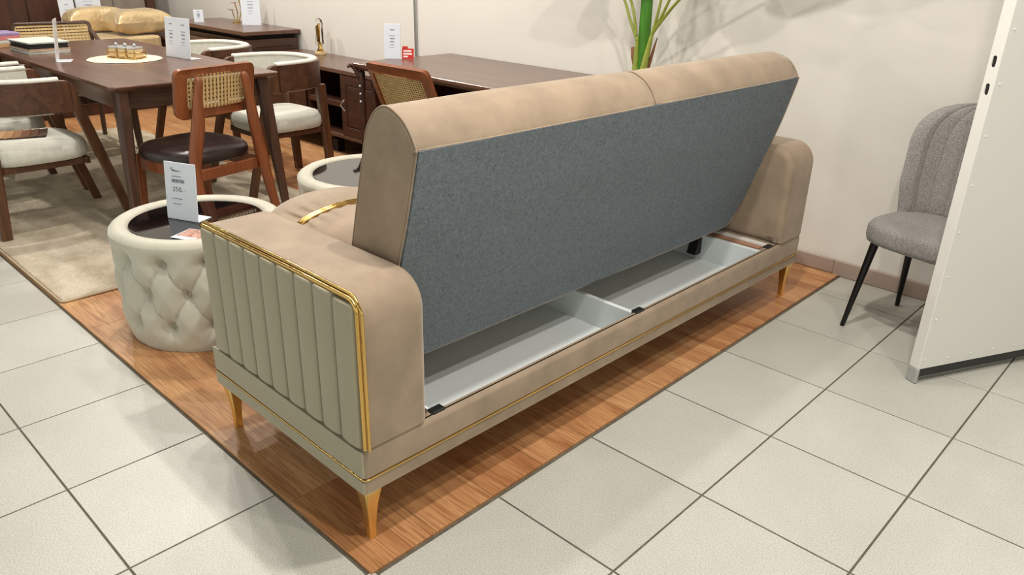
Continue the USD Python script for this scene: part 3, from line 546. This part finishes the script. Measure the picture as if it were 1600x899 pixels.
for k, c in enumerate(((190, 150, 110), (176, 134, 96), (150, 110, 80), (116, 80, 58), (92, 62, 46), (74, 50, 40))):
    obj('swatch', T3(cbox(-.085, .085, -.019, .019, 0, .005, .001), (.0, -.095 + .036 * k, .004), RX(7)), mat(f'swatch_tone_{k}', c, .4), sw, False)

# ------------------------------------------------------------------ cabinets along the back wall
dk = thing('desk', 'broad dark brown desk against the back wall, with a studded scroll leg', 'desk')
obj('desk_top', loft(rrect(-3.07, -1.74, 1.485, 2.255, .012, 3), [(.700, .024), (.708, .010), (.716, .010), (.722, .001), (.736, 0), (.740, .004)], 'xy'), M['walnut'], dk, 30)
obj('back_panel', cbox(-3.02, -1.78, 2.215, 2.24, ZW, .70), M['mahog'], dk, False); obj('side_panel', cbox(-1.83, -1.80, 1.54, 2.215, ZW, .70), M['mahog'], dk, False); obj('side_panel', cbox(-3.02, -2.99, 1.58, 2.215, ZW, .70), M['mahog'], dk, False)
obj('drawer_unit', cbox(-2.06, -1.83, 1.56, 2.215, .10, .70), M['mahog'], dk, False)
pst = [(0, ZW), (.024, ZW), (.025, .06), (.015, .09), (.019, .16), (.014, .22), (.018, .40), (.021, .50), (.016, .56), (.022, .60), (.024, .66), (.022, .69), (0, .70)]
pl_ = obj('corner_leg', lathe(pst, 16, (-3.035, 1.525, 0)), M['mahog'], dk, True, 'turned corner leg')
for z in (.52, .565, .61): obj('stud', T3(trimesh.creation.icosphere(2, .008), (-3.02, 1.503, z)), M['alu'], pl_, True, 'round metal stud')
obj('scroll', cat(tube(spline([(-3.035, 1.51, .66), (-3.045, 1.495, .70), (-3.05, 1.475, .722), (-3.05, 1.455, .728), (-3.045, 1.445, .718)], 20), np.linspace(.015, .008, 21), 8)), M['mahog'], dk, True, 'carved scroll at the desk corner')
price_card((-3.045, 1.765, .740), 36, 'white price card on the dark desk beside a small red card', .10, .20)
rc = thing('red_card', 'small red card with white lettering beside the price card on the desk', 'card', (-2.985, 1.835, .740), 36)
obj('card', T3(cat(cbox(-.036, .036, -.001, .001, 0, .062, .0004), cbox(-.034, .0, -.001, .001, .06, .074, .0004)), (0, 0, .001), RX(-8)), M['red'], rc, False)
obj('lettering', T3(cat(*[cbox(-.028, x1, -.0018, -.001, z, z + .010, .0002) for x1, z in ((.022, .042), (.026, .026), (.0, .010))]), (0, 0, .001), RX(-8)), M['whiteink'], rc, False, kind='stuff')

tv = thing('media_cabinet', 'low dark brown media cabinet with open shelves and a panelled door', 'cabinet')
X0, X1, YF, YBk = -4.80, -3.12, 1.84, 2.255
obj('cabinet_top', cbox(X0 - .01, X1 + .01, YF - .02, YBk, .575, .605, .004), M['walnut'], tv, False)
for x in (X0, -4.14, -3.72, X1 - .02): obj('side_panel', cbox(x, x + .022, YF + .002, YBk - .012, .165, .575), M['mahog'], tv, False)
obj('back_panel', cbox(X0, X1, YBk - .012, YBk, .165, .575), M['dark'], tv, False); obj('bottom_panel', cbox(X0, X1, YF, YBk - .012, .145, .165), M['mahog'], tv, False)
obj('shelf', cbox(-4.118, -3.72, YF + .004, YBk - .014, .345, .385), M['mahog'], tv, False)
obj('plinth', cbox(X0 + .02, X1 - .02, YF + .09, YBk - .02, .10, .145), M['dark'], tv, False)  # plinth and feet coloured near black for the shade under the cabinet
obj('front_rail', cbox(X0, X1, YF - .016, YF - .001, .140, .164, .003), M['walnut'], tv, False)
for x in (X0 + .05, X1 - .05, -3.9): obj('foot', cbox(x - .03, x + .03, YF + .05, YF + .11, ZW, .10), M['dark'], tv, False); obj('foot', cbox(x - .03, x + .03, YBk - .12, YBk - .06, ZW, .10), M['dark'], tv, False)
for a, b in ((-3.698, X1 - .022), (X0 + .024, -4.142)):
    d = obj('door', cut(cbox(a, b, YF - .016, YF + .001, .166, .572), cbox(a + .06, b - .06, YF - .02, YF - .008, .226, .512)), M['mahog'], tv, False)
    obj('door_panel', cbox(a + .068, b - .068, YF - .013, YF - .007, .234, .504, .004), M['mahog'], d, False)
    hxx = a + .026
    obj('handle', tube([(hxx + .016, YF - .02, .408), (hxx, YF - .04, .375), (hxx + .018, YF - .02, .335)], .0060, 8), M['steel'], d, True, 'bent steel handle')
lm = thing('dome_ornament', 'gold and glass dome ornament on a round wooden foot on the low media cabinet', 'ornament', (-4.43, 2.165, .605))
obj('foot', lathe([(0, 0), (.040, 0), (.042, .003), (.042, .019), (.040, .022), (0, .022)], 32), M['satin'], lm, 30); obj('stem', cat(lathe([(0, .022), (.03, .022), (.012, .05), (.018, .07), (.006, .09), (0, .09)], 20)), M['gold'], lm, True)
obj('glass_dome', cat(lathe([(0, .075), (.026, .075), (.030, .08), (.030, .225), (.024, .248), (.012, .258), (0, .26)], 28)), M['glassc'], lm, True, 'clear glass dome'); obj('figure', hull([(-.014, -.006, .09), (.014, -.006, .09), (-.016, .006, .2), (.004, .006, .225), (-.014, .006, .09), (-.016, -.006, .2), (.004, -.006, .225)]), M['gold'], lm, False, 'gold figure inside the dome')

sb_ = thing('sideboard', 'tall dark brown sideboard in the corner with an overhanging top', 'sideboard')
obj('sideboard_top', cbox(-6.12, -4.83, 1.775, 2.256, .722, .752, .004), M['walnut'], sb_, False)
obj('carcass', cut(cbox(-6.08, -4.87, 1.82, 2.245, .10, .69), cbox(-5.45, -4.93, 1.7, 2.2, .16, .60)), M['mahog'], sb_, False)
obj('rail', cbox(-6.05, -4.90, 1.85, 2.24, .69, .722), M['dark'], sb_, False); obj('side_inset', cut(cbox(-4.872, -4.858, 1.80, 2.245, .10, .69), cbox(-4.865, -4.85, 1.86, 2.18, .16, .635)), M['walnuty'], sb_, False)  # dark block stands in for the shaded gap below the top
obj('door', cbox(-6.05, -5.47, 1.802, 1.8195, .14, .655, .003), M['walnut'], sb_, False); obj('drawer', cbox(-5.45, -4.90, 1.802, 1.8195, .605, .665, .003), M['walnut'], sb_, False)
for x in (-6.03, -4.92): obj('foot', cbox(x - .025, x + .025, 1.84, 1.89, ZW, .10), M['mahog'], sb_, False); obj('foot', cbox(x - .025, x + .025, 2.17, 2.22, ZW, .10), M['mahog'], sb_, False)
price_card((-5.30, 2.10, .752), 52, 'white price card on the tall sideboard beside the gold figurine', .15, .27)
price_card((-5.74, 1.87, .752), 62, 'small price card at the front edge of the tall sideboard', .075, .10)
fg = thing('figurine', 'little branched gold figurine on the tall sideboard', 'figurine', (-5.60, 2.13, .752), 50)
obj('foot', lathe([(0, 0), (.035, 0), (.035, .006), (0, .010)], 20), M['gold'], fg, 30)
for k in range(3):
    x = -.03 + .03 * k; hgt = .10 + .055 * k
    obj('branch', tube(spline([(x * .5, 0, .004), (x + .012, .004, hgt * .45), (x, 0, hgt)], 12), .0045, 7), M['gold'], fg, True); obj('plate', lathe([(0, hgt), (.026, hgt), (.028, hgt + .004), (0, hgt + .006)], 16, (x - .008, 0, 0)), M['gold'], fg, 30)

# ------------------------------------------------------------------ bed corner at the far left
bd = thing('bed', 'bed covered in gold satin with a grey velvet headboard, at the far left', 'bed')
obj('mattress', loft(rrect(-6.98, -6.22, .30, 1.745, .03, 4), rlayers(.10, .62, .03, 4), 'xy'), M['satin'], bd, 40, 'gold satin bedspread over the mattress')
obj('bed_frame', cbox(-7.0, -6.26, .34, 1.70, ZW, .10), M['brown'], bd, False)
for k in range(2): obj('headboard_panel', loft(rrect(1.40 + .29 * k, 1.687 + .29 * k, .15, 1.55, .02, 3), rlayers(-7.10, -7.02, .015, 3), 'yz'), M['greyfab'], bd, 40, 'padded grey velvet panel' if k == 0 else None)
obj('headboard_post', cbox(-7.12, -7.02, 1.99, 2.07, ZW, 1.7, .006), M['brown'], bd, False, 'dark wooden post of the headboard')
for k, (x, y, z, rz, sz, lab) in enumerate(((-6.41, 1.64, .621, 4, (.175, .25, .105), 'right gold satin pillow with a pinched corner on the bed'), (-6.735, 1.43, .621, -3, (.12, .26, .10), 'left gold satin pillow on the bed behind the cane chair'))):
    t = thing('satin_pillow', lab, 'pillow', (x, y, z), rz)
    pm_ = pillow(*sz, 44, .42, .20); v = np.array(pm_.vertices); sg = np.sign(v[:, 2]); q = np.c_[v[:, 0] * 9 + k * 5, v[:, 1] * 5, v[:, 0] * 0]
    h = np.abs(v[:, 2]) / sz[2]; v[:, 2] += sg * h * (.034 * (meshkit.fbm(q, 3, 11 + k) - .5) - .016 * np.abs(np.sin(q[:, 1] * 2.2 + q[:, 0] * .6 + 3 * meshkit.fbm(q * .5, 2, 3))) ** .5 * (1 - h))
    v[:, 2] -= v[:, 2].min() + 0; pm_.vertices = v
    obj('cover', pm_, M['satin'], t, True)
ns = thing('nightstand', 'dark brown nightstand squeezed between the bed and the sideboard', 'nightstand')
obj('body', cbox(-6.72, -6.30, 1.80, 2.0, ZW, .575), M['walnutz'], ns, False); obj('top', cbox(-6.74, -6.28, 1.785, 2.01, .575, .60), M['walnut'], ns, False); obj('drawer', cbox(-6.30, -6.285, 1.815, 1.985, .38, .55, .003), M['walnutz'], ns, False)
wd = thing('wardrobe', 'tall dark brown wooden wardrobe at the far left', 'wardrobe')
obj('carcass', cbox(-7.50, -6.92, -1.6, .28, ZW, 2.3), M['brown'], wd, False)
for k in range(4): obj('door', cbox(-6.92, -6.90, -1.59 + .467 * k, -1.59 + .467 * k + .463, .03, 2.28, .003), M['brown'], wd, False)
pn = thing('panel_screen', 'dark wooden wall panel behind the far cane chair', 'panel')
for k in range(3): obj('board', cbox(-7.20, -7.16, .285 + .365 * k, .285 + .365 * k + .362, ZW, 2.3, .003), M['brown'], pn, False)
price_card((-6.925, 1.44, .622), 78, 'large white price sheet standing on the bed behind the gold pillows', .20, .36, foot=.05)
price_card((-6.915, 1.255, .622), 78, 'lower white price sheet left of the large one on the bed', .12, .26, foot=.05)

# ------------------------------------------------------------------ plant
pt = thing('potted_plant', 'tall green banana plant standing between sofa and wall', 'plant', (-1.46, 2.075, ZW))
obj('pot', lathe([(0, 0), (.10, 0), (.105, .01), (.125, .26), (.128, .27), (.115, .27), (.112, .24), (0, .24)], 32), M['pot'], pt, 30); obj('soil', lathe([(0, .23), (.112, .23), (.112, .245), (0, .25)], 24), M['soil'], pt, 30)
obj('trunk', tube([(.03, 0, .24), (.02, 0, .5), (.0, 0, .85), (-.007, 0, 1.15), (-.016, 0, 1.6)], [.045, .042, .030, .0285, .024], 20), M['stem'], pt, True)
obj('sheath', tube(spline([(-.004, -.03, .72), (-.022, -.028, .84), (-.024, -.028, .98)], 10), np.linspace(.025, .007, 11), 8), M['stalk'], pt, True)
obj('sheath', tube(spline([(.012, -.034, .70), (.034, -.032, .86), (.062, -.030, 1.01)], 10), np.linspace(.027, .007, 11), 8), M['stalk'], pt, True)
obj('husk', hull([(-.064, -.02, .925), (-.046, -.016, .93), (-.020, -.03, .80), (-.036, -.01, .80), (-.052, -.03, .88)]), M['husk'], pt, False, 'dry brown husk'); obj('husk', hull([(.088, -.02, .985), (.076, -.014, .98), (.020, -.02, .80), (.044, -.01, .80), (.062, -.026, .88)]), M['husk'], pt, False, 'dry brown husk')
def leaf(base, tip, wdt, droop, seed):
    base, tip = np.array(base, float), np.array(tip, float); n = 26; d = tip - base; side = np.cross(d, [0, -.6, 1]); side /= np.linalg.norm(side); nrm = np.cross(side, d); nrm /= np.linalg.norm(nrm)
    def f(off):
        def g(u, v):
            s = u; wv = wdt * (np.sin(np.clip(s, 0, 1) * math.pi) ** .6) * (1 - .25 * s); q = (2 * v - 1)
            P = base + s[..., None] * d + (q * wv)[..., None] * side + (-droop * s ** 2.2)[..., None] * np.array([0, 0, 1.]) + (off + .12 * wv * q ** 2 * 2 + .006 * np.sin(s * 60) * np.abs(q))[..., None] * nrm
            return P
        return g
    return grid_solid(f(.0008), f(-.0008), n, 8)
for k, (P, tip, w, dr) in enumerate((([(-.023, -.03, .96), (-.074, -.035, 1.06), (-.113, -.04, 1.147), (-.19, -.08, 1.30)], (-.46, -.20, 1.52), .11, .16), ([(-.03, -.03, .98), (-.052, -.03, 1.072), (-.079, -.035, 1.148), (-.12, -.10, 1.30)], (-.20, -.34, 1.66), .11, .16),
        ([(.058, -.03, .99), (.089, -.045, 1.081), (.108, -.055, 1.159), (.13, -.09, 1.28)], (.22, -.30, 1.64), .10, .12), ([(.062, -.03, 1.0), (.114, -.045, 1.083), (.163, -.065, 1.162), (.26, -.10, 1.32)], (.52, -.20, 1.60), .10, .14),
        ([(.06, -.03, 1.0), (.141, -.045, 1.093), (.223, -.075, 1.165), (.42, -.13, 1.33), (.66, -.17, 1.50)], (1.16, -.20, 1.76), .10, .06), ([(-.016, 0, 1.58), (.0, -.03, 1.66)], (.05, -.25, 2.05), .13, .15), ([(-.01, 0, 1.55), (-.10, -.02, 1.64)], (-.45, -.06, 1.86), .13, .16))):
    obj('stalk', tube(spline(P, 24), np.linspace(.0078, .0055, len(spline(P, 24))), 8), M['stalk'], pt, True)
    obj('leaf', leaf(P[-1], tip, w, dr, k), M['leaf'], pt, 60)

# ------------------------------------------------------------------ grey chair and door leaf at the right
gc = thing('upholstered_chair', 'grey upholstered side chair with channelled back and black metal legs, against the wall', 'chair', (.065, 1.895, 0), 167)
def shell(o):
    def f(u, v):
        s = 2 * u - 1; t = np.clip(v, 0, 1); half = math.radians(80)
        lim = .86 + .14 * np.clip(t * 3, 0, 1); lim = lim * np.where(t > .62, np.sqrt(np.clip(1 - ((t - .62) / .385) ** 2.4, 0, 1)), 1)
        a = s * half * lim; z = .40 + .475 * t; wid = .185 + .030 * t; lean = -.070 * t
        gro = .0045 * (1 - np.abs(np.sin(u * math.pi * 8)) ** .30) * np.clip((t - .05) * 8, 0, 1) * np.clip((1 - np.abs(s)) * 5, 0, 1)
        edge = np.sqrt(np.clip(np.minimum(np.minimum(t * 6, (1 - t) * 10), np.minimum(u, 1 - u) * 16), 0, 1))
        rr = wid + (edge * .012 if o <= 0 else -(.034 * edge - gro))
        return np.stack([rr * np.sin(a) * 1.10, -(rr * np.cos(a)) * .80 + .03 + lean, z], -1)
    return f
obj('backrest', grid_solid(shell(.04), shell(0), 112, 32), M['gchair'], gc, 60)
sq = np.array([(.212 * np.sign(math.cos(a)) * abs(math.cos(a)) ** .55, .035 + .195 * np.sign(math.sin(a)) * abs(math.sin(a)) ** .6) for a in np.linspace(0, 2 * math.pi, 64, endpoint=False)])
obj('seat', loft(sq, [(.365, .02), (.372, .006), (.39, 0), (.425, .001), (.440, .010), (.448, .03), (.451, .07)], 'xy'), M['gchair'], gc, 50)
for sx in (-1, 1):
    for y0, y1 in ((.16, .20), (-.10, -.18)):
        obj('leg', tube([(sx * .150, y0, .37), (sx * .190, y1, 0)], [.0165, .009], 12), M['metal'], gc, True, 'tapered black metal leg')
dr = thing('door_leaf', 'white steel door leaf standing open at the right edge, with rivets and two lock slots', 'door', (.2035, 1.463, 0), math.degrees(math.atan2(.478, .236)))
# local x runs along the leaf from its free edge, local y is its thickness
lf = cut(cbox(0, .84, 0, .040, .055, 2.05, .002), *[T3(loft(rrect(-.007, .007, -.017, .017, .0068, 4), [(-.02, 0), (.02, 0)], 'yz'), (0, .020, z)) for z in (1.083, 1.003)])
obj('leaf', lf, M['white'], dr, False)
for z in (1.083, 1.003): obj('lock_slot', T3(loft(rrect(-.0062, .0062, -.0162, .0162, .006, 4), [(.003, 0), (.018, 0)], 'yz'), (0, .020, z)), M['dark'], dr, False, 'dark oblong lock slot in the edge of the door')
obj('bottom_channel', cat(cbox(.012, .84, .004, .036, .022, .056, .001)), M['black'], dr, False, 'dark channel along the bottom of the door'); obj('corner_cap', cbox(-.003, .012, -.001, .041, .0, .056, .003), M['alu'], dr, False, 'worn metal corner cap')
for k in range(9): obj('rivet', T3(trimesh.creation.icosphere(1, .0035), (.022, 0, .09 + .155 * k)), M['white'], dr, True)
for k in range(1, 8): obj('rivet', T3(trimesh.creation.icosphere(1, .0035), (.022 + .105 * k, 0, .085)), M['white'], dr, True)
